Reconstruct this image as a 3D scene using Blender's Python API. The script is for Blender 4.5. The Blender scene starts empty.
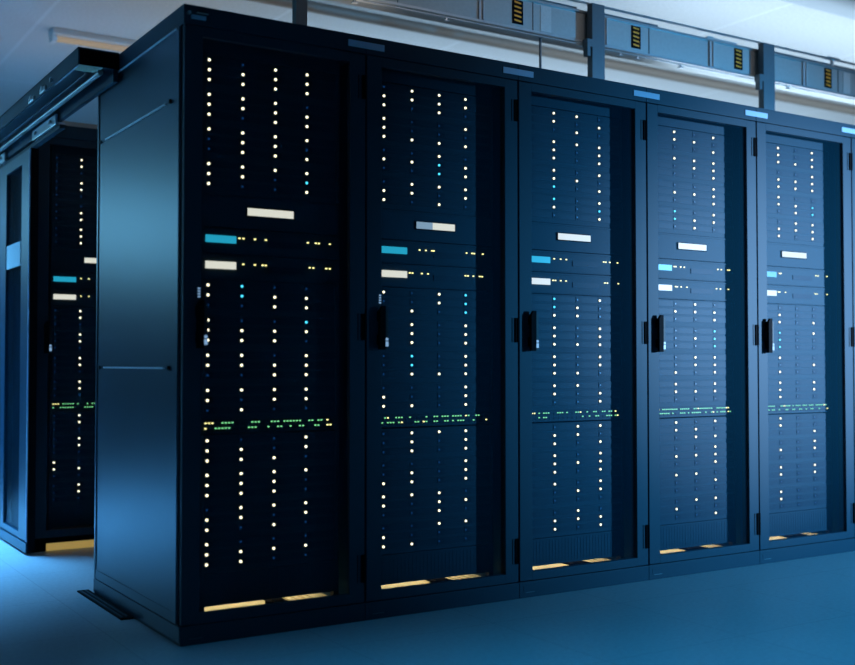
import bpy, bmesh, math, random
from mathutils import Vector, Matrix
random.seed(7)
S = bpy.context.scene
col = S.collection

# ------------------------------------------------------------------ camera
cam_d = bpy.data.cameras.new('camera'); cam = bpy.data.objects.new('camera', cam_d); col.objects.link(cam)
yaw, pitch = 1.00472607, 0.0283393551
fw = Vector((math.cos(yaw)*math.cos(pitch), math.sin(yaw)*math.cos(pitch), math.sin(pitch)))
rt = Vector((math.sin(yaw), -math.cos(yaw), 0)); up = rt.cross(fw)
M = Matrix((rt, up, -fw)).transposed().to_4x4(); M.translation = Vector((-1.25735, -3.47156, 0.915183))
cam.matrix_world = M
cam_d.sensor_width = 36; cam_d.lens = 36*1106.7/855
cam_d.clip_start = 0.05; cam_d.clip_end = 60
cam_d.dof.use_dof = True; cam_d.dof.focus_distance = 4.5; cam_d.dof.aperture_fstop = 1.5
S.camera = cam

# ------------------------------------------------------------------ colour management, world
S.view_settings.view_transform = 'Standard'; S.view_settings.look = 'None'
S.view_settings.exposure = 0.0; S.view_settings.gamma = 1.0; S.view_settings.use_curve_mapping = False
w = bpy.data.worlds.new('world'); S.world = w; w.use_nodes = True
w.node_tree.nodes['Background'].inputs[0].default_value = (0.02, 0.06, 0.12, 1)
w.node_tree.nodes['Background'].inputs[1].default_value = 0.3

# ------------------------------------------------------------------ lights
def light(name, kind, loc, target, energy, color, **k):
    d = bpy.data.lights.new(name, kind); o = bpy.data.objects.new(name, d); col.objects.link(o)
    o.location = loc; d.energy = energy; d.color = color
    o.rotation_euler = (Vector(target)-Vector(loc)).to_track_quat('-Z', 'Y').to_euler()
    for a, b in k.items(): setattr(d, a, b)
    return o
BLUE = (0.02, 0.44, 1.0)
light('aisle_spot_light', 'SPOT', (6.0, -4.5, 1.5), (3.35, 0.0, 1.05), 2800, (0.07, 0.47, 1.0),
      spot_size=math.radians(42), spot_blend=1.0, shadow_soft_size=0.06)
light('aisle_fill_spot', 'SPOT', (6.05, -4.45, 1.45), (3.2, 0.0, 1.2), 2800, (0.60, 0.76, 1.0),
      spot_size=math.radians(25), spot_blend=1.0, shadow_soft_size=0.06)  # second spot added beside the first to whiten the brightest cabinets
light('front_floor_fill', 'AREA', (1.9, -1.25, 2.96), (1.9, -1.35, 0), 33, BLUE, shape='RECTANGLE', size=8.0, size_y=0.4, spread=math.radians(58))  # unseen overhead fill added to brighten the front floor
light('left_floor_fill', 'AREA', (-1.0, 3.5, 2.9), (-0.9, 3.1, 0), 225, (0.10, 0.46, 1.0), shape='RECTANGLE', size=1.8, size_y=1.4, spread=math.radians(72))  # added fill, out of view, for the left floor and side panel
light('panel_reflection_fill', 'AREA', (-3.2, 8.4, 2.40), (-1.4, 0.0, 1.2), 44, (0.22, 0.66, 1.0), shape='RECTANGLE', size=2.2, size_y=0.8)  # unseen area light added for the bright reflection in the side panel
light('ceiling_fill_front', 'AREA', (5.4, 0.8, 2.16), (5.4, 1.2, 3.0), 70, (0.60, 0.80, 1.0), shape='RECTANGLE', size=5.0, size_y=0.3)  # added upward fill for the ceiling, no fixture stands here
light('ceiling_fill_rear', 'AREA', (4.6, 3.4, 2.16), (4.6, 3.3, 3.0), 70, (0.55, 0.78, 1.0), shape='RECTANGLE', size=6.0, size_y=0.5)  # another added fill, lifts the ceiling behind the trunking
light('ceiling_fill_left', 'AREA', (0.9, 2.75, 2.16), (0.5, 2.6, 3.0), 4.2, (1.0, 0.88, 0.74), shape='RECTANGLE', size=3.2, size_y=0.4)  # hidden warm fill added to grey the ceiling on the left
light('trunking_fill', 'AREA', (3.4, -1.2, 2.9), (3.4, 0.5, 2.5), 2.2, (0.95, 0.92, 0.95), shape='RECTANGLE', size=5.0, size_y=0.15, spread=math.radians(60))  # added fill brightening the trunking front, no lamp belongs to it

# ------------------------------------------------------------------ materials
def mat(name, c, rough=0.5, metal=0.0, bump=0.0, scale=40, var=0.0, spec=0.5, emit=None, es=0.0, stretch=None, tint=None):
    m = bpy.data.materials.new(name); m.use_nodes = True; nt = m.node_tree; b = nt.nodes['Principled BSDF']
    b.inputs['Base Color'].default_value = (*c, 1); b.inputs['Roughness'].default_value = rough
    b.inputs['Metallic'].default_value = metal; b.inputs['Specular IOR Level'].default_value = spec
    if tint: b.inputs['Specular Tint'].default_value = (*tint, 1)
    if emit:
        b.inputs['Emission Color'].default_value = (*emit, 1); b.inputs['Emission Strength'].default_value = es
    if bump or var:
        tc = nt.nodes.new('ShaderNodeTexCoord'); n = nt.nodes.new('ShaderNodeTexNoise')
        n.inputs['Scale'].default_value = scale; n.inputs['Detail'].default_value = 4
        if stretch:
            mp = nt.nodes.new('ShaderNodeMapping'); mp.inputs['Scale'].default_value = stretch
            nt.links.new(tc.outputs['Object'], mp.inputs[0]); nt.links.new(mp.outputs[0], n.inputs['Vector'])
        else: nt.links.new(tc.outputs['Object'], n.inputs['Vector'])
        if var:
            r = nt.nodes.new('ShaderNodeMix'); r.data_type = 'RGBA'
            r.inputs['A'].default_value = (*[v*(1-var) for v in c], 1); r.inputs['B'].default_value = (*[min(1, v*(1+var)) for v in c], 1)
            nt.links.new(n.outputs['Fac'], r.inputs['Factor']); nt.links.new(r.outputs['Result'], b.inputs['Base Color'])
        if bump:
            bp = nt.nodes.new('ShaderNodeBump'); bp.inputs['Strength'].default_value = bump; bp.inputs['Distance'].default_value = 0.002
            nt.links.new(n.outputs['Fac'], bp.inputs['Height']); nt.links.new(bp.outputs[0], b.inputs['Normal'])
    return m
PAINT = mat('powder_coat_black', (0.020, 0.046, 0.066), 0.55, bump=0.05, scale=300, var=0.1, spec=0.2)
PANEL = mat('powder_coat_panel', (0.006, 0.034, 0.060), 0.34, bump=0.04, scale=300, var=0.1, spec=0.42, tint=(0.05, 0.62, 1.0))
INSIDE = mat('cabinet_inside', (0.006, 0.011, 0.014), 0.6, var=0.1)
BLACK = mat('black_plastic', (0.004, 0.004, 0.005), 0.7, var=0.1, spec=0.06)
FACE = mat('server_face', (0.024, 0.046, 0.060), 0.55, var=0.1, scale=90, spec=0.2)
CARR = mat('drive_carrier', (0.017, 0.034, 0.048), 0.5, var=0.1, scale=60, spec=0.2)
LATCH = mat('drive_latch', (0.010, 0.022, 0.036), 0.5, var=0.1, spec=0.2)
EDGE = mat('bright_edge_trim', (0.80, 0.84, 0.88), 0.4, metal=0.0, var=0.05)
PLATE = mat('label_plate', (0.42, 0.52, 0.64), 0.5, var=0.05, scale=200)
GOLD = mat('yellow_zinc_plate', (0.66, 0.56, 0.36), 0.5, metal=0.1, var=0.12, scale=30)
GALV = mat('galvanised_steel', (0.40, 0.42, 0.41), 0.42, metal=0.25, bump=0.08, scale=60, var=0.12)
STEEL = mat('brushed_steel', (0.55, 0.58, 0.6), 0.3, metal=0.8, var=0.08)
POST = mat('painted_post', (0.10, 0.13, 0.15), 0.45, metal=0.2, var=0.1)
CHALK = mat('paper_notice', (0.55, 0.56, 0.54), 0.8, var=0.15, scale=120)
YEL = mat('warning_amber', (1.0, 0.34, 0.01), 0.5, var=0.05)
CONC = mat('tan_conduit', (0.20, 0.17, 0.14), 0.6, var=0.1)
BEIGE = mat('beige_tray', (0.5, 0.42, 0.34), 0.6, var=0.1)
WALLM = mat('wall_paint', (0.35, 0.38, 0.40), 0.8, bump=0.1, scale=30, var=0.05)
BATT = mat('light_housing', (0.5, 0.5, 0.5), 0.5, var=0.05)
GLOW = mat('golden_light_strip', (0.5, 0.38, 0.18), 0.5, var=0.05, emit=(0.40, 0.27, 0.07), es=0.75)  # gold base strip, brightness put into the material as emission
def led(name, c, s): return mat(name, (0.02, 0.02, 0.02), 0.4, emit=c, es=s, var=0.02)
L_W = led('led_warm_white', (1.0, 0.86, 0.55), 2.6)
L_C = led('led_cyan', (0.06, 0.55, 0.75), 2.2)
L_O = led('led_idle_blue', (0.004, 0.035, 0.13), 1.0)
L_G = led('led_green', (0.22, 0.75, 0.28), 1.3)
L_Y = led('led_yellow', (1.0, 0.85, 0.3), 2.2)
L_M = led('lock_mark_glow', (0.28, 0.50, 0.80), 0.7)  # emission gives the key lock its pale tone, the lock is no lamp
D_W = led('display_white', (0.88, 0.84, 0.70), 1.0)
D_G = led('display_grey', (0.25, 0.37, 0.48), 1.0)
D_C = led('display_cyan', (0.02, 0.40, 0.58), 1.0)
TUBE = led('dim_tube', (0.8, 0.62, 0.42), 0.35)

# glass: transparent, a faint blue haze painted in as diffuse colour
GLASS = bpy.data.materials.new('door_glass'); GLASS.use_nodes = True; nt = GLASS.node_tree; nt.nodes.clear()
o_ = nt.nodes.new('ShaderNodeOutputMaterial'); mx = nt.nodes.new('ShaderNodeMixShader'); tr = nt.nodes.new('ShaderNodeBsdfTransparent')
gl = nt.nodes.new('ShaderNodeBsdfGlossy'); fr = nt.nodes.new('ShaderNodeFresnel')
tr.inputs[0].default_value = (0.93, 0.96, 0.98, 1); gl.inputs['Roughness'].default_value = 0.12; gl.inputs[0].default_value = (0.5, 0.5, 0.5, 1)
fr.inputs[0].default_value = 1.03
mx.inputs[0].default_value = 0.0; nt.links.new(tr.outputs[0], mx.inputs[1]); nt.links.new(gl.outputs[0], mx.inputs[2]); nt.links.new(mx.outputs[0], o_.inputs[0])
df = nt.nodes.new('ShaderNodeBsdfDiffuse'); df.inputs[0].default_value = (0.02, 0.13, 0.20, 1); m2 = nt.nodes.new('ShaderNodeMixShader'); m2.inputs[0].default_value = 0.05
nt.links.new(tr.outputs[0], m2.inputs[1]); nt.links.new(df.outputs[0], m2.inputs[2]); nt.links.new(m2.outputs[0], mx.inputs[1])
TINT = GLASS.copy(); TINT.name = 'door_glass_tinted'; TINT.node_tree.nodes['Mix Shader'].inputs[0].default_value = 0.10
for n in TINT.node_tree.nodes:
    if n.type == 'BSDF_TRANSPARENT': n.inputs[0].default_value = (0.5, 0.6, 0.65, 1)

# floor: pale raised-floor tiles with fine seams
def tile_mat(name, base, tile, seam, seamc, rough, var=0.03, off=(0, 0, 0)):
    m = bpy.data.materials.new(name); m.use_nodes = True; nt = m.node_tree; b = nt.nodes['Principled BSDF']
    tc = nt.nodes.new('ShaderNodeTexCoord'); mp = nt.nodes.new('ShaderNodeMapping'); mp.inputs['Location'].default_value = off
    br = nt.nodes.new('ShaderNodeTexBrick'); br.offset = 0; br.inputs['Scale'].default_value = 1.0
    br.inputs['Brick Width'].default_value = tile[0]; br.inputs['Row Height'].default_value = tile[1]; br.inputs['Mortar Size'].default_value = seam
    br.inputs['Color1'].default_value = (*base, 1); br.inputs['Color2'].default_value = (*[v*(1-var) for v in base], 1); br.inputs['Mortar'].default_value = (*seamc, 1)
    n = nt.nodes.new('ShaderNodeTexNoise'); n.inputs['Scale'].default_value = 60; n.inputs['Detail'].default_value = 6
    mm = nt.nodes.new('ShaderNodeMix'); mm.data_type = 'RGBA'; mm.blend_type = 'MULTIPLY'; mm.inputs['Factor'].default_value = 0.35
    nt.links.new(tc.outputs['Object'], mp.inputs[0]); nt.links.new(mp.outputs[0], br.inputs[0]); nt.links.new(mp.outputs[0], n.inputs[0])
    nt.links.new(br.outputs[0], mm.inputs['A']); nt.links.new(n.outputs['Fac'], mm.inputs['B']); nt.links.new(mm.outputs['Result'], b.inputs['Base Color'])
    b.inputs['Roughness'].default_value = rough
    return m
FLOORM = tile_mat('raised_floor', (0.40, 0.43, 0.45), (0.6, 0.6), 0.0018, (0.27, 0.29, 0.31), 0.42, off=(0.15, 0.27, 0))
CEILM = tile_mat('ceiling_panels', (0.55, 0.56, 0.56), (1.2, 9.0), 0.012, (0.62, 0.64, 0.65), 0.7, off=(0.87, 4.0, 0))

# ------------------------------------------------------------------ mesh helpers
def box(bm, x0, x1, y0, y1, z0, z1, bev=0.0):
    vs = [bm.verts.new((x, y, z)) for z in (z0, z1) for y in (y0, y1) for x in (x0, x1)]
    fs = [bm.faces.new([vs[i] for i in q]) for q in ((0, 2, 3, 1), (4, 5, 7, 6), (0, 1, 5, 4), (2, 6, 7, 3), (0, 4, 6, 2), (1, 3, 7, 5))]
    if bev:
        es = {e for f in fs for e in f.edges}
        bmesh.ops.bevel(bm, geom=list(es), offset=bev, segments=2, affect='EDGES', profile=0.6)
def cyl(bm, c, r, h, axis='Z', n=12):
    R = {'Z': Matrix(), 'Y': Matrix.Rotation(math.pi/2, 4, 'X'), 'X': Matrix.Rotation(math.pi/2, 4, 'Y')}[axis]
    bmesh.ops.create_cone(bm, cap_ends=True, segments=n, radius1=r, radius2=r, depth=h, matrix=Matrix.Translation(c) @ R)
def prism_y(bm, pts, y0, y1):      # polygon in XZ extruded along Y
    a = [bm.verts.new((x, y0, z)) for x, z in pts]; b = [bm.verts.new((x, y1, z)) for x, z in pts]; n = len(pts)
    bm.faces.new(a); bm.faces.new(b[::-1])
    for i in range(n): bm.faces.new((a[i], b[i], b[(i+1) % n], a[(i+1) % n]))
def prism_x(bm, pts, x0, x1):      # polygon in YZ extruded along X
    a = [bm.verts.new((x0, y, z)) for y, z in pts]; b = [bm.verts.new((x1, y, z)) for y, z in pts]; n = len(pts)
    bm.faces.new(a); bm.faces.new(b[::-1])
    for i in range(n): bm.faces.new((a[i], b[i], b[(i+1) % n], a[(i+1) % n]))
class MB:
    def __init__(s): s.bm = bmesh.new()
    def box(s, *a, **k): box(s.bm, *a, **k); return s
    def cyl(s, *a, **k): cyl(s.bm, *a, **k); return s
    def py(s, *a): prism_y(s.bm, *a); return s
    def px(s, *a): prism_x(s.bm, *a); return s
    def mesh(s, name, m):
        bmesh.ops.recalc_face_normals(s.bm, faces=s.bm.faces)
        me = bpy.data.meshes.new(name); s.bm.to_mesh(me); s.bm.free(); me.materials.append(m); return me
    def build(s, name, m, parent=None, loc=(0, 0, 0)): return put(name, s.mesh(name, m), parent, loc)
def put(name, me, parent=None, loc=(0, 0, 0), label=None):
    o = bpy.data.objects.new(name, me); col.objects.link(o); o.location = loc
    if parent: o.parent = parent
    if label: o['label'] = label
    return o
def thing(name, label, cat, loc=(0, 0, 0), group=None, rz=0):
    o = bpy.data.objects.new(name, None); col.objects.link(o); o.location = loc; o.rotation_euler = (0, 0, rz); o.empty_display_size = 0.1
    return tag(o, label, cat, group)
def tag(o, label, cat, group=None):
    o['label'] = label; o['category'] = cat
    if group: o['group'] = group
    return o
def struct(name, mb, m): o = mb.build(name, m); o['kind'] = 'structure'; return o
def copy_tree(o, parent=None):
    c = o.copy(); col.objects.link(c)
    if parent: c.parent = parent
    for ch in o.children: copy_tree(ch, c)
    return c

# ------------------------------------------------------------------ setting
X0, X1, Y0, Y1, ZC = -6.0, 12.0, -6.5, 9.0, 3.0
struct('floor', MB().box(X0, X1, Y0, Y1, -0.1, 0), FLOORM)
struct('ceiling', MB().box(X0, X1, Y0, Y1, ZC, ZC+0.1), CEILM)
struct('wall_left', MB().box(X0-0.1, X0, Y0, Y1, 0, ZC), WALLM)
struct('wall_right', MB().box(X1, X1+0.1, Y0, Y1, 0, ZC), WALLM)
struct('wall_back', MB().box(X0, X1, Y1, Y1+0.1, 0, ZC), WALLM)
struct('wall_front', MB().box(X0, X1, Y0-0.1, Y0, 0, ZC), WALLM)

# ------------------------------------------------------------------ server cabinets
W, D, H = 0.6864, 0.981, 2.1
ZD0, ZD1 = 0.066, 2.032
LEDC = [0.1045+0.1228*k for k in range(4)]
SX = 0.0155
FY = 0.081                                            # setback of the equipment faces

def cabinet_meshes():
    m = {}
    b = MB()
    for x in (0.002, W-0.042):
        for y in (0.024, D-0.062): b2 = b.box(x, x+0.04, y, y+0.038, 0.062, 2.036)
    m['frame'] = b.mesh('frame', INSIDE)
    b = MB().box(0.001, W-0.001, 0.0, D, 2.036, H, bev=0.0015)
    m['roof'] = b.mesh('roof', PAINT)
    b = MB().box(0.001, W-0.001, 0.0, D, 0.0, 0.062, bev=0.0015).box(0.02, 0.10, -0.001, 0.0, 0.024, 0.046)
    m['plinth'] = b.mesh('plinth', PAINT)
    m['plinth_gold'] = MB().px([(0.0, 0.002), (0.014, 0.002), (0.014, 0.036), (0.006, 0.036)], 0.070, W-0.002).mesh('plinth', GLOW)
    m['plinth_foot'] = MB().box(0.001, 0.066, 0.0, D, 0.0, 0.062, bev=0.0015).box(0.066, W-0.001, 0.004, D, 0.038, 0.062).box(0.066, W-0.001, 0.016, D, 0.0, 0.036).mesh('plinth_end', BLACK)
    m['plinth_trim'] = MB().box(0.03, 0.075, -0.0015, -0.0005, 0.0195, 0.022).mesh('plinth_trim', POST)
    # side skin: perimeter fold, recessed field
    def side(x0, x1, out):
        b = MB().box(x0, x1, 0.026, D-0.004, 0.064, 2.034)
        return b.mesh('side_panel', PANEL)
    m['side_l'] = side(0.0005, 0.0035, -1); m['side_r'] = side(W-0.0035, W-0.0005, 1)
    # door frame of four rails
    xl, xr, zb, zt = 0.066, 0.621, 0.100, 2.000
    b = MB()
    b.box(0.004, xl, 0.0, 0.022, ZD0, ZD1, bev=0.002).box(xr, W-0.004, 0.0, 0.022, ZD0, ZD1, bev=0.002)
    b.box(xl, xr, 0.0, 0.022, ZD0, zb).box(xl, xr, 0.0, 0.022, zt, ZD1)
    m['door'] = b.mesh('door', PAINT)
    m['glass'] = MB().box(xl, xr, 0.012, 0.015, zb, zt).mesh('glass_pane', GLASS)
    # hinge: barrel with two leaves and a slot
    for i, (z0, z1) in enumerate(((1.87, 1.956), (1.0, 1.095), (0.137, 0.235))):
        b = MB().box(W-0.019, W-0.001, -0.006, 0.0, z0, z1, bev=0.001).box(W-0.034, W-0.031, -0.0012, 0.0, z0, z1)
        b.cyl((W-0.007, -0.006, (z0+z1)/2), 0.005, z1-z0, n=10)
        m['hinge%d' % i] = b.mesh('hinge', BLACK)
    # swing handle: body with sloped shoulder, grip and key cylinder
    b = MB().py([(0.043, 0.966), (0.064, 0.966), (0.067, 0.972), (0.067, 1.124), (0.053, 1.124), (0.043, 1.108)], -0.027, -0.015)
    b.box(0.046, 0.060, -0.015, 0.0, 0.985, 1.02).box(0.046, 0.060, -0.015, 0.0, 1.07, 1.105)
    m['handle'] = b.mesh('door_handle', BLACK)
    m['side_grip'] = MB().box(0.0672, 0.0800, -0.024, -0.0150, 0.968, 1.112, bev=0.001).mesh('grip_side', INSIDE)
    b = MB().cyl((0.0725, -0.026, 1.004), 0.0055, 0.004, axis='Y').box(0.0665, 0.0785, -0.027, -0.024, 0.978, 0.996)
    m['lock'] = b.mesh('lock', L_M)
    b = MB()
    for k in range(4): b.box(0.054, 0.061, -0.004, 0.0, 1.134+k*0.009, 1.139+k*0.009)
    m['marks'] = b.mesh('indicator_marks', L_M)
    m['nameplate'] = MB().box(W-0.0745, W+0.0745, -0.0035, -0.0004, 2.054, 2.078, bev=0.0008).mesh('label_plate', PLATE)
    # rear door with louvres
    b = MB().box(0.004, W-0.004, D-0.02, D, ZD0, ZD1)
    m['rear'] = b.mesh('rear_door', PAINT)
    # mounting rails with hole rows
    b = MB()
    for x0 in (0.080+SX, 0.588+SX):
        b.box(x0, x0+0.020, FY+0.005, FY+0.03, 0.062, 2.036).box(x0, x0+0.020, 0.72, 0.74, 0.062, 2.036)
    m['rail'] = b.mesh('mounting_rail', INSIDE)
    # yellow zinc floor plates
    b = MB().box(0.07, 0.39, 0.06, 0.60, 0.063, 0.068).py([(0.0, 0.0)] * 0 or [(0.44, 0.063), (0.62, 0.063), (0.62, 0.068), (0.44, 0.068)], 0.06, 0.60)
    for k in range(4): b.box(0.46+k*0.03, 0.475+k*0.03, 0.08, 0.56, 0.068, 0.074)
    m['tray'] = b.mesh('floor_plate', GOLD)
    b = MB().cyl((0.37, 0.13, 0.076), 0.012, 0.016).cyl((0.40, 0.30, 0.08), 0.016, 0.5, axis='Y')
    m['cable'] = b.mesh('cable_gland', BLACK)
    b = MB().box(0.082+SX, 0.604+SX, FY, FY+0.004, 0.100, 0.208)
    for k in range(30): b.box(0.115+k*0.0165, 0.119+k*0.0165, FY-0.001, FY, 0.108, 0.200)
    m['blank'] = b.mesh('blanking_panel', FACE)
    m['blank2'] = MB().box(0.082+SX, 0.604+SX, FY, FY+0.004, 1.970, 2.030).mesh('blanking_panel', FACE)
    return m
CM = cabinet_meshes()

# the end cabinet's decorated flank (what the photo sees from the left)
def dressed_flank(root):
    side = put('side_panel', CM['side_l'], root)
    s = MB().box(-0.003, 0.0, 0.034, 0.060, 0.066, 2.034).box(-0.003, 0.0, D-0.022, D-0.004, 0.066, 2.034)
    s.box(-0.002, 0.0, 0.060, D-0.022, 0.066, 0.100).box(-0.003, 0.0, 0.0, D, 0.012, 0.062).build('edge_fold', PANEL, side)
    MB().box(-0.004, 0.0, 0.063, D-0.004, 2.028, 2.033).build('top_trim', EDGE, side)
    for z in (1.798, 0.901):
        MB().box(-0.004, 0.0, 0.165, 0.870, z-0.0035, z+0.0035).build('pull_strip', EDGE, side)
        for y in (0.115, 0.925):
            MB().cyl((-0.004, y, z), 0.0075, 0.006, axis='X', n=16).box(-0.0082, -0.006, y-0.002, y+0.002, z-0.006, z+0.006).build('panel_lock', BLACK if y < 0.5 else POST, side)

WORDS = ['first', 'second', 'third', 'fourth', 'fifth', 'sixth']
def make_cabinet(x, y, label, group, handle=True, marks=False, flank=False, plate=True, gold=False):
    r = thing('server_cabinet', label, 'server cabinet', (x, y, 0), group)
    for k in ('frame', 'roof', 'plinth'): put({'frame': 'frame', 'roof': 'roof_panel', 'plinth': 'plinth'}[k], CM[k], r)
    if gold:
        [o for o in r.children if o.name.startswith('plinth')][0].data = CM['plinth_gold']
        put('plinth_end', CM['plinth_foot'], r)
        MB().box(0.0, 0.004, -0.010, 0.0, 0.066, 2.032).build('corner_trim', PLATE, r)
    else: put('plinth_trim', CM['plinth_trim'], r)
    if flank: dressed_flank(r)
    else: put('side_panel', CM['side_l'], r)
    put('side_panel', CM['side_r'], r)
    d = put('door', CM['door'], r)
    put('glass_pane', CM['glass'], d)
    for i in range(3): put('hinge', CM['hinge%d' % i], d)
    put('door_handle', CM['handle'], d); put('handle_grip', CM['side_grip'], d); put('lock', CM['lock'], d, label='pale blue key lock')
    if marks: put('indicator_mark', CM['marks'], d)
    if plate: put('label_plate', CM['nameplate'], r, label='pale blue blank name plate')
    put('rear_door', CM['rear'], r); put('mounting_rail', CM['rail'], r)
    if not gold: put('floor_plate', CM['tray'], r, label='yellow zinc floor plate')
    put('cable_gland', CM['cable'], r)
    put('blanking_panel', CM['blank'], r); put('blanking_panel', CM['blank2'], r)
    ld = bpy.data.lights.new('floor_plate_fill', 'AREA'); ld.shape = 'RECTANGLE'; ld.size = 0.5; ld.size_y = 0.06; ld.energy = 0.42; ld.color = (1.0, 0.86, 0.55); ld.spread = math.radians(110)
    lo = bpy.data.objects.new('floor_plate_fill', ld); col.objects.link(lo); lo.parent = r; lo.location = (W/2, 0.20, 0.20)  # hidden warm fill added inside the cabinet to light its floor plate
    return r

# ------------------------------------------------------------------ disk servers
def server_meshes():
    m = {}
    for bk, SH in enumerate((0.1179, 0.1184, 0.1156)):
     z1, z0 = 0.018, 0.018-SH
     m['chassis%d' % bk] = MB().box(0.102, 0.586, FY+0.004, 0.70, z0, z1).box(0.096, 0.590, FY+0.001, FY+0.004, z0, z1).box(0.096, 0.590, FY-0.0002, FY+0.001, z1-0.005, z1-0.002).mesh('chassis', FACE)
     for k, x0, x1 in (('ear', 0.082, 0.0945), ('ear2', 0.5915, 0.604)):
         m[k+str(bk)] = MB().box(x0, x1, FY-0.0012, FY+0.0042, z0+0.001, z1-0.001, bev=0.001).mesh('rack_ear', FACE)
    b = MB().box(0.0, 0.1195, -0.0006, 0.002, -0.0128, 0.0128, bev=0.0005).box(0.036, 0.108, -0.0010, -0.0006, 0.008, 0.0095)
    m['carrier'] = b.mesh('drive_carrier', CARR)
    b = MB().box(0.010, 0.031, -0.0016, -0.0006, -0.010, 0.010, bev=0.0004)
    m['latch'] = b.mesh('release_latch', LATCH)
    for k, (mm, r) in {'w': (L_W, 0.0048), 'c': (L_C, 0.0046), 'o': (L_O, 0.0038)}.items():
        m[k] = MB().cyl((0, 0, 0), r, 0.003, axis='Y', n=10).mesh('status_light', mm)
    return m
SM = server_meshes()
def make_server(cx, cy, z, rows, label, group, bk):
    r = thing('disk_server', label, 'server', (cx, cy, z), group)
    put('chassis', SM['chassis%d' % bk], r); put('rack_ear', SM['ear%d' % bk], r); put('rack_ear', SM['ear2%d' % bk], r)
    for i, row in enumerate(rows):
        for j, ch in enumerate(row):
            c = put('drive_carrier', SM['carrier'], r, (LEDC[j]-0.0065, FY, -0.0338*i))
            put('release_latch', SM['latch'], c)
            put('status_light', SM[ch], c, (0.0065, -0.0020, 0))
    return r
ROWZ = [1.949-0.1183*k for k in range(4)] + [1.182-0.1188*k for k in range(4)] + [0.656-0.1160*k for k in range(4)]

PAT = [
 'woww/wwww/wwww wwwo/wwww/woww wwww/owwo/owww wwww/wwoc/woow wcoo/wcww/ooww wooc/wwww/wwwo wwow/wwww/ooww wwww/woww/owoo woow/wwow/wwwo wwww/wwwo/wwwo owww/wwow/wowo wooo/wwww/wwoo'
 .replace('wcoo', 'wcoo').split(),
 'owww/wwww/wowo woow/wooo/wwww oowo/wwcw/oocw owww/wwow/wowo wowc/oowc/owoc owow/owow/owow ocow/ocow/owww ooow/woow/wwow owww/owow/owow ooow/owow/wwow wwwo/woww/oowo ooww/wooo/wwoo'.split(),
 'owwo/owow/wowo owww/owow/wwow owow/wwwo/ocow ocow/owoc/woow ocow/wcwo/owwo owow/owow/owww wwow/owow/wwwo owwo/owow/woow ooww/wwwo/owow owow/owww/owow wwow/ooww/wooo wowo/owww/wwow'.split(),
 'owow/owwo/ooow owww/ooww/ooow ooow/owww/ooow ocow/ocww/oowo oowo/owww/ooow oooc/oowc/oooc ooww/ooww/owow owow/owww/oooo owow/owwo/ooww ooow/owww/ooow owwo/ooow/oooo ooww/owoo/ooow'.split(),
 'owow/owow/owww ooow/owww/owww owoo/owwc/oowc ooww/owww/owow oooo/owoo/owow ocow/ocoo/ocoo owoo/ooow/owoo owow/owow/owoo owoo/owoo/ooow ooow/owow/oooo owow/owow/oooo owoo/owoo/oooo'.split(),
 'owoo/owoo/oooo owoo/owoo/oooo oooo/owoo/owoo owoo/owoo/owoo owoo/owoo/oooo owoo/owoo/oooo owoo/owoo/oooo owoo/owoo/oooo owoo/owoo/oooo owoo/owoo/oooo wooo/wwoo/oooo owoo/owoo/oooo'.split(),
]
# switches, display units and the port panel between the banks
def unit_mesh(z0, z1, slot=True):
    b = MB().box(0.102, 0.586, FY+0.004, 0.55, z0, z1).box(0.082, 0.604, FY, FY+0.004, z0+0.001, z1-0.001).box(0.088, 0.598, FY-0.003, FY, z1-0.008, z1-0.004)
    if slot:
        zc = (z0+z1)/2
        b.box(0.33, 0.46, FY-0.002, FY, zc-0.012, zc-0.010).box(0.33, 0.46, FY-0.002, FY, zc+0.004, zc+0.006).box(0.088, 0.598, FY-0.003, FY, z0+0.004, z0+0.007)
    return b
UN = {'disp': unit_mesh(-0.0595, 0.0530, False).mesh('chassis', FACE), 'sw': unit_mesh(-0.0435, 0.0435).mesh('chassis', FACE), 'port': None}
b = unit_mesh(-0.024, 0.0215, False)
UN['port'] = b.mesh('chassis', FACE)
UN['ports'] = MB()
for k in range(20):
    for z in (-0.009, 0.009): UN['ports'].box(0.104+k*0.0240, 0.122+k*0.0240, FY-0.0015, FY, z-0.0060, z+0.0040)
UN['ports'] = UN['ports'].mesh('port_bank', LATCH)
BEZ = MB().box(-0.0905, 0.0905, FY-0.006, FY, -0.0165, 0.0165, bev=0.001).mesh('bezel', BLACK)
WHITE_D = MB().box(-0.087, 0.087, FY-0.0075, FY-0.006, -0.0130, 0.0130).mesh('display_screen', D_W)
HALF_A = MB().box(-0.087, -0.015, FY-0.0075, FY-0.006, -0.0130, 0.0130).mesh('display_screen', D_G)
HALF_B = MB().box(-0.015, 0.087, FY-0.0075, FY-0.006, -0.0130, 0.0130).mesh('display_screen', D_W)
def small_disp(m): return MB().box(0.094, 0.204, FY-0.006, FY-0.002, -0.0125, 0.0125).mesh('display_screen', m)
SLOT = MB().box(0.325, 0.465, FY-0.003, FY-0.001, -0.014, 0.008).mesh('vent_slot', LATCH)
SD = {'c': small_disp(D_C), 'w': small_disp(D_W)}
SQ = {k: MB().box(-0.0033, 0.0033, -0.003, 0.0, -0.0022, 0.0022).mesh('status_light', m) for k, m in {'g': L_G, 'y': L_Y}.items()}
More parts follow.
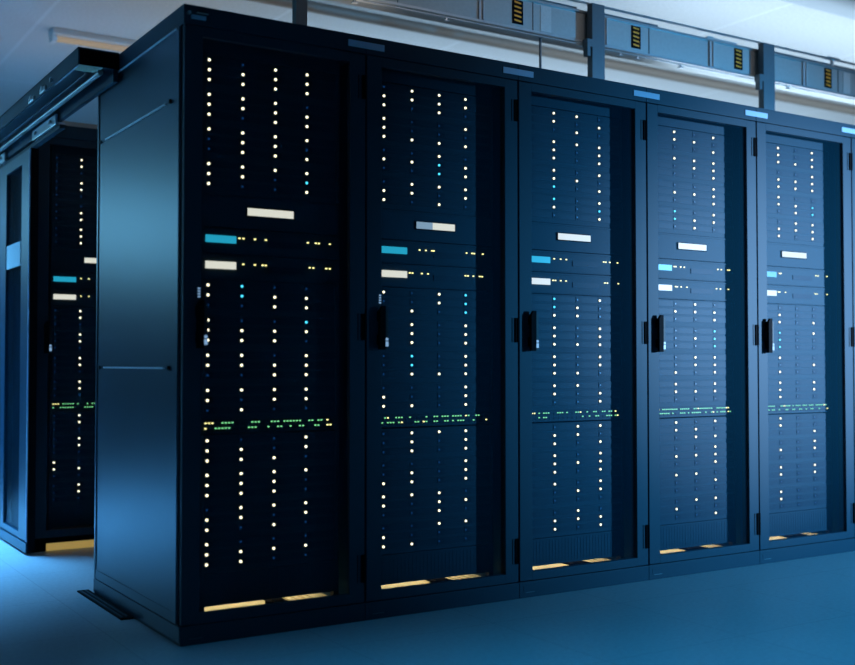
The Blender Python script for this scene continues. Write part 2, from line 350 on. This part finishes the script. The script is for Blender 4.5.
SWL = [[[.217, .232, .275, .316, .478, .510, .522, .566], [.232, .275, .304, .316, .486, .500, .552, .566]],
       [[.262, .290, .318, .326, .478, .504, .514, .555], [.218, .230, .272, .300, .472, .484, .510, .540, .552]],
       [[.228, .262, .292, .478, .490, .512, .556], [.222, .234, .262, .290, .484, .498, .560]],
       [[.222, .232, .262, .284, .480, .502, .545, .556], [.230, .240, .264, .300, .470, .495, .548]],
       [[.230, .240, .478, .492, .560], [.222, .232, .272, .470, .484, .560]],
       [[.23, .27], [.23, .27]]]
PORTP = ['YYY..GGGG.....GGG...GGG.GGGGGG..GG.GG.Y', 'Y..GGGGG.....GGG...G..GG..G..GG...GG..YY']
def make_units(cx, cy, n, cabp):
    u = thing('display_unit', 'blank unit with a long %s display in %s' % ('grey-white' if n == 1 else 'white', cabp), 'display unit', (cx, cy, 1.4405), 'units with a long display')
    put('chassis', UN['disp'], u); 
    bz = put('bezel', BEZ, u, (0.332, 0, 0))
    if n == 1:
        put('display_screen', HALF_A, bz, label='dim grey display'); put('display_screen', HALF_B, bz, label='white display')
    else: put('display_screen', WHITE_D, bz, label='white lit display')
    for k, (z, c, cn) in enumerate(((1.335, 'c', 'cyan'), (1.246, 'w', 'white'))):
        s = thing('network_switch', 'slim switch with a small %s display in %s' % (cn, cabp), 'network switch', (cx, cy, z), 'network switches with a small display')
        put('chassis', UN['sw'], s); put('vent_slot', SLOT, s); put('display_screen', SD[c], s, (0, 0, 0.005), label='%s lit display' % cn)
        for x in SWL[n][k]: put('status_light', SQ['y'], s, (x+(0.018 if n > 1 and x > 0.4 else 0), FY, 0.012))
    if cabp: pass
    p = thing('port_panel', 'slim port panel with two rows of tiny green lights in %s' % cabp, 'patch panel', (cx, cy, 0.703), 'port panels with green lights')
    put('chassis', UN['port'], p); put('port_bank', UN['ports'], p)
    for r_, z in ((0, 0.012), (1, -0.006)):
        row = PORTP[r_]
        if n:
            row = list(row); rnd = random.Random(n*7+r_)
            for i in range(0, len(row)):
                if rnd.random() < 0.4: row[i] = row[(i*5+n*3) % len(row)]
        for i, ch in enumerate(row):
            if ch == '.': continue
            put('status_light', SQ['g' if ch == 'G' else 'y'], p, (0.098+i*0.0121, FY-0.001, z))

CABS = [(k*W, 0.0, "the front row's %s cabinet" % WORDS[k], k) for k in range(6)]
for x, y, ph, k in CABS:
    look = ['tall black server cabinet at the near corner, its whole side panel visible',
            'tall glass-fronted server cabinet, second from the near corner',
            'tall glass-fronted server cabinet, third from the near corner',
            'tall blue-lit server cabinet, fourth from the near corner',
            'tall blue-lit server cabinet, fifth from the near corner',
            'tall blue-lit server cabinet cut off by the right edge of the view'][k]
    make_cabinet(x, y, look, 'server cabinets in the front row', marks=k < 2, flank=k == 0)
RX, RY = 0.0165, 2.11
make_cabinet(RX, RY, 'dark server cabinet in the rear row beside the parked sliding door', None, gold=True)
ORD = ['topmost', 'second', 'third', 'lowest']; BANK = ['upper', 'middle', 'lower']
for x, y, ph, k in CABS[:5] + [(RX, RY, 'the rear row cabinet', 5)]:
    for i, z in enumerate(ROWZ):
        rows = PAT[k][i].split('/')
        make_server(x+SX, y, z, rows, 'black %s disk server of the %s bank of four in %s' % (ORD[i % 4], BANK[i//4], ph), 'disk servers in '+ph, i//4)
    make_units(x+SX, y, k, ph)

# small tag bracket on the near cabinet's top corner
t = thing('door_contact', "small blue door contact with a wire on the near cabinet's top corner", 'door sensor', (0.012, 0, 2.063), None)
MB().box(0.012, 0.062, -0.012, 0, -0.010, 0.002, bev=0.002).build('contact_body', PLATE, t)
MB().cyl((0.004, -0.006, 0.007), 0.006, 0.012, axis='Y').build('screw', STEEL, t)
MB().box(0.030, 0.070, -0.010, -0.006, 0.010, 0.0125).build('wire', BEIGE, t)

# ------------------------------------------------------------------ aisle door header along the cabinet's flank
h = thing('sliding_door_header', 'black overhead header box with rails, running back from the near cabinet to the rear row', 'door header', (0, 0, 0))
MB().box(-0.158, -0.152, 0.692, 4.2, 2.036, 2.1).build('fascia', PAINT, h)
MB().box(-0.154, -0.149, 0.72, 1.05, 2.034, 2.040).build('lit_edge', EDGE, h)
MB().box(-0.158, -0.004, 0.692, 4.2, 2.094, 2.1).build('top_plate', PAINT, h)
MB().box(-0.152, -0.004, 0.692, 0.699, 2.036, 2.094).build('end_cap', BLACK, h)
MB().box(-0.150, -0.060, 0.70, 0.80, 2.038, 2.043).build('end_plate', GOLD, h, ).__setitem__('label', 'golden zinc end plate')
MB().box(-0.104, -0.098, 0.80, 4.1, 2.030, 2.036).box(-0.103, -0.099, 0.80, 4.1, 2.036, 2.094).build('outer_rail', STEEL, h)
MB().cyl((-0.058, 2.4, 2.030), 0.011, 3.3, axis='Y').box(-0.060, -0.056, 0.75, 4.05, 2.04, 2.094).build('track_rail', STEEL, h)
MB().box(-0.024, -0.006, 0.70, 4.1, 1.990, 2.094).build('inner_beam', PAINT, h)
for y in (1.22, 1.42):
    MB().cyl((-0.163, y, 2.052), 0.011, 0.012, axis='X').box(-0.165, -0.158, y-0.045, y+0.045, 2.038, 2.058, bev=0.002).build('hinge_fitting', STEEL, h)
MB().cyl((-0.163, 1.08, 2.058), 0.009, 0.010, axis='X').build('bolt', STEEL, h)
d = thing('sliding_door', 'tall glazed sliding aisle door parked beside the rear cabinet, white notice on its glass', 'sliding door', (-0.028, 2.035, 0))
dl = 0.74
b = MB().box(0, 0.040, 0, 0.165, 0.066, 1.955).box(0, 0.040, 0.520, dl, 0.066, 1.955).box(0, 0.040, 0.165, 0.520, 0.066, 0.095).box(0, 0.040, 0.165, 0.520, 1.90, 1.955)
b.build('door_frame', PANEL, d)
MB().box(0.010, 0.014, 0.165, 0.520, 0.095, 1.90).build('glass_pane', TINT, d)
MB().box(-0.002, 0.042, 0.0, dl, 0.012, 0.058).build('kick_rail', PANEL, d)
MB().box(-0.002, 0.004, -0.002, 0.006, 0.066, 1.955).build('edge_trim', PLATE, d)
MB().box(0.004, 0.040, -0.007, 0.0, 0.012, 1.955).build('edge_strip_black', BLACK, d)  # black strip covering the door's leading face
MB().box(0.004, 0.009, 0.205, 0.575, 1.405, 1.525).build('notice', CHALK, d, ).__setitem__('label', 'white blank notice')
for y in (-0.55, 0.50):
    c = MB().box(-0.012, -0.002, y+0.02, y+0.46, 1.972, 2.018, bev=0.002).box(0.0, 0.030, y+0.02, y+0.46, 1.972, 1.984)
    c = c.build('carriage', STEEL, d)
    MB().cyl((-0.016, y+0.10, 1.995), 0.010, 0.010, axis='X').cyl((-0.016, y+0.38, 1.995), 0.010, 0.010, axis='X').build('roller', STEEL, c)
MB().box(0.004, 0.030, -0.54, dl, 1.955, 1.972).build('hanger_bar', PAINT, d)

g = thing('floor_guide', 'low black slotted door guide on the floor along the near cabinet', 'floor guide', (-0.048, 0.475, 0))
MB().box(0, 0.046, 0, 0.58, 0, 0.006, bev=0.001).build('guide_plate', BLACK, g)
MB().box(0.006, 0.011, 0.01, 0.56, 0.006, 0.010).box(0.024, 0.029, 0.01, 0.56, 0.006, 0.010).build('guide_rib', PAINT, g)

# ------------------------------------------------------------------ busbar trunking over the row
tr = thing('busbar_trunking', 'galvanised overhead busbar trunking carried on posts above the front row', 'busbar trunking', (0, 0.49, 0))
MB().box(0.2, 6.2, 0, 0.11, 2.425, 2.568, bev=0.003).build('housing', GALV, tr)
MB().box(0.2, 6.2, -0.014, 0.0, 2.419, 2.429).box(0.2, 6.2, -0.018, 0.0, 2.405, 2.409).build('lower_rail', STEEL, tr)
MB().box(0.2, 6.2, -0.012, 0.0, 2.562, 2.572).build('upper_rail', STEEL, tr)
LX = [1.711-0.718+0.718*k for k in range(6)]
JP = MB().box(-0.022, 0.0, -0.010, 0, 2.432, 2.560).box(-0.006, 0.0, -0.018, -0.010, 2.432, 2.560).mesh('joint_strip', BATT)
SP = MB().box(0, 0.004, -0.003, 0, 2.430, 2.562).mesh('panel_seam', POST)
LB = MB().box(0, 0.060, -0.004, 0, 2.447, 2.556, bev=0.001).mesh('warning_label', BLACK)
bb = MB()
for k in range(5): 
    z = 2.456+k*0.0205
    bb.py([(0.010, z+0.004), (0.048, z), (0.048, z+0.008), (0.010, z+0.012)], -0.005, -0.0035)
ST = bb.mesh('amber_stripes', YEL)
NP = MB().box(0, 0.062, -0.003, 0, 2.437, 2.555).mesh('notice_plate', CHALK)
for i, x in enumerate(LX):
    put('joint_strip', JP, tr, (x-0.165, 0, 0)); put('panel_seam', SP, tr, (x+0.115, 0, 0))
    l = put('warning_label', LB, tr, (x, 0, 0), label='black label with five amber bars'); put('amber_bars', ST, l)
    if i in (1, 4): put('notice_plate', NP, tr, (x+0.160, 0, 0), label='pale notice plate with worn grey print')
for x in (0.9, 1.35, 2.35, 2.46, 2.75, 3.55, 4.2):
    MB().cyl((x, -0.008, 2.399), 0.007, 0.012).box(x-0.012, x+0.012, -0.018, 0.0, 2.392, 2.396).build('clamp', STEEL, tr)
# black cable runs lying on the trunking
for a, b2, z in ((1.25, 2.10, 2.575), (2.22, 2.62, 2.575), (3.40, 4.9, 2.575)):
    c = MB().box(a, b2, 0.0, 0.05, 0, 0.020, bev=0.006).build('cable_cover', POST); c.location = (0, 0.50, z-0.003)
    tag(c, {1.25: 'dark flat cable cover on the trunking left of the middle post', 2.22: 'short dark cable cover on the trunking right of the middle post', 3.40: 'long dark cable cover on the trunking right of the right-hand post'}[a], 'cable cover', 'cable covers on the trunking')
bx = MB().box(0, 0.22, 0, 0.09, 0, 0.022, bev=0.003).box(0.02, 0.06, 0.01, 0.06, 0.022, 0.03).build('junction_box', BATT); bx.location = (2.96, 0.50, 2.568); tag(bx, 'low pale junction box on top of the trunking left of the right-hand post', 'junction box')
# posts: C-channels on the cabinet roofs
def post(x, wd, z1, label):
    p = thing('trunking_post', label, 'post', (x, 0.428, 2.1), 'posts carrying the trunking')
    zt = z1-2.1
    MB().box(0, wd, 0, 0.004, 0.006, zt).box(0, 0.004, 0.004, 0.036, 0.006, zt).box(wd-0.004, wd, 0.004, 0.036, 0.006, zt).box(-0.0, wd, 0.0, 0.036, zt, zt+0.004).build('channel', POST, p)
    MB().box(-0.03, wd+0.03, -0.02, 0.05, 0, 0.006).build('base_plate', POST, p)
    MB().cyl((wd*0.45, -0.003, 0.075), 0.005, 0.006, axis='Y').cyl((wd*0.7, -0.003, 0.085), 0.003, 0.006, axis='Y').build('bolt', STEEL, p)
    MB().box(-0.03, 0.0, 0.0, 0.036, 0.29, 0.325).box(-0.03, -0.012, 0.0, 0.03, 0.245, 0.29).build('support_bracket', POST, p)
post(0.612, 0.048, 2.60, 'dark steel post leftmost of the three, standing on the near cabinet')
post(2.130, 0.075, 2.592, 'dark steel post in the middle, standing over the fourth cabinet')
post(3.300, 0.085, 2.590, 'dark steel post rightmost of the three, over the fifth cabinet')
rr = MB().cyl((1.875, 0.495, 2.254), 0.006, 0.307).build('threaded_rod', POST); tag(rr, 'thin rod between the third cabinet and the trunking', 'rod')
ur = MB().box(0.2, 6.2, 0.0, 0.012, -0.004, 0.004).build('conduit_rail', STEEL); ur.location = (0, 0.452, 2.600); tag(ur, 'thin bright rail running along the tops of the three posts', 'rail')
cl = thing('hanger_clamp', 'small tee-shaped hanger clamp on the trunking near the right edge', 'clamp', (3.93, 0.49, 2.572))
MB().box(-0.03, 0.07, 0, 0.03, 0.045, 0.055).cyl((0.02, 0.015, 0.023), 0.010, 0.046).build('clamp_body', STEEL, cl)

# ------------------------------------------------------------------ ceiling services
cd = MB().cyl((0, 0, 0), 0.032, 17.0, axis='X', n=16).build('ceiling_conduit', CONC); cd.location = (3.4, 2.163, 2.95); tag(cd, 'tan-grey round conduit below the ceiling behind the front row', 'conduit')
du = MB().box(0, 11.0, 0, 0.40, 0, 0.06, bev=0.01).build('ceiling_duct', WALLM); du.location = (0.5, 0.24, 2.94); tag(du, 'grey flat duct on the ceiling at the top right corner', 'duct')
f = thing('ceiling_light', 'slim pale tube light on the ceiling above the black header', 'ceiling light', (0.43, 3.50, 2.932))
MB().box(0, 1.3, 0, 0.12, 0.03, 0.068, bev=0.004).build('housing', BATT, f)
MB().cyl((0.65, 0.06, 0.012), 0.018, 1.24, axis='X', n=14).build('tube', TUBE, f)
MB().box(0.0, 0.03, 0.02, 0.10, -0.012, 0.04).box(1.27, 1.3, 0.02, 0.10, -0.012, 0.04).build('lamp_holder', BATT, f)
ct = MB().box(0, 1.2, 0, 0.12, 0, 0.004).box(0, 1.2, 0, 0.004, 0.004, 0.022).box(0, 1.2, 0.116, 0.12, 0.004, 0.022).build('cable_tray', BEIGE); ct.location = (0.13, 2.11, 2.1); tag(ct, 'shallow beige cable tray on top of the rear cabinet', 'cable tray')
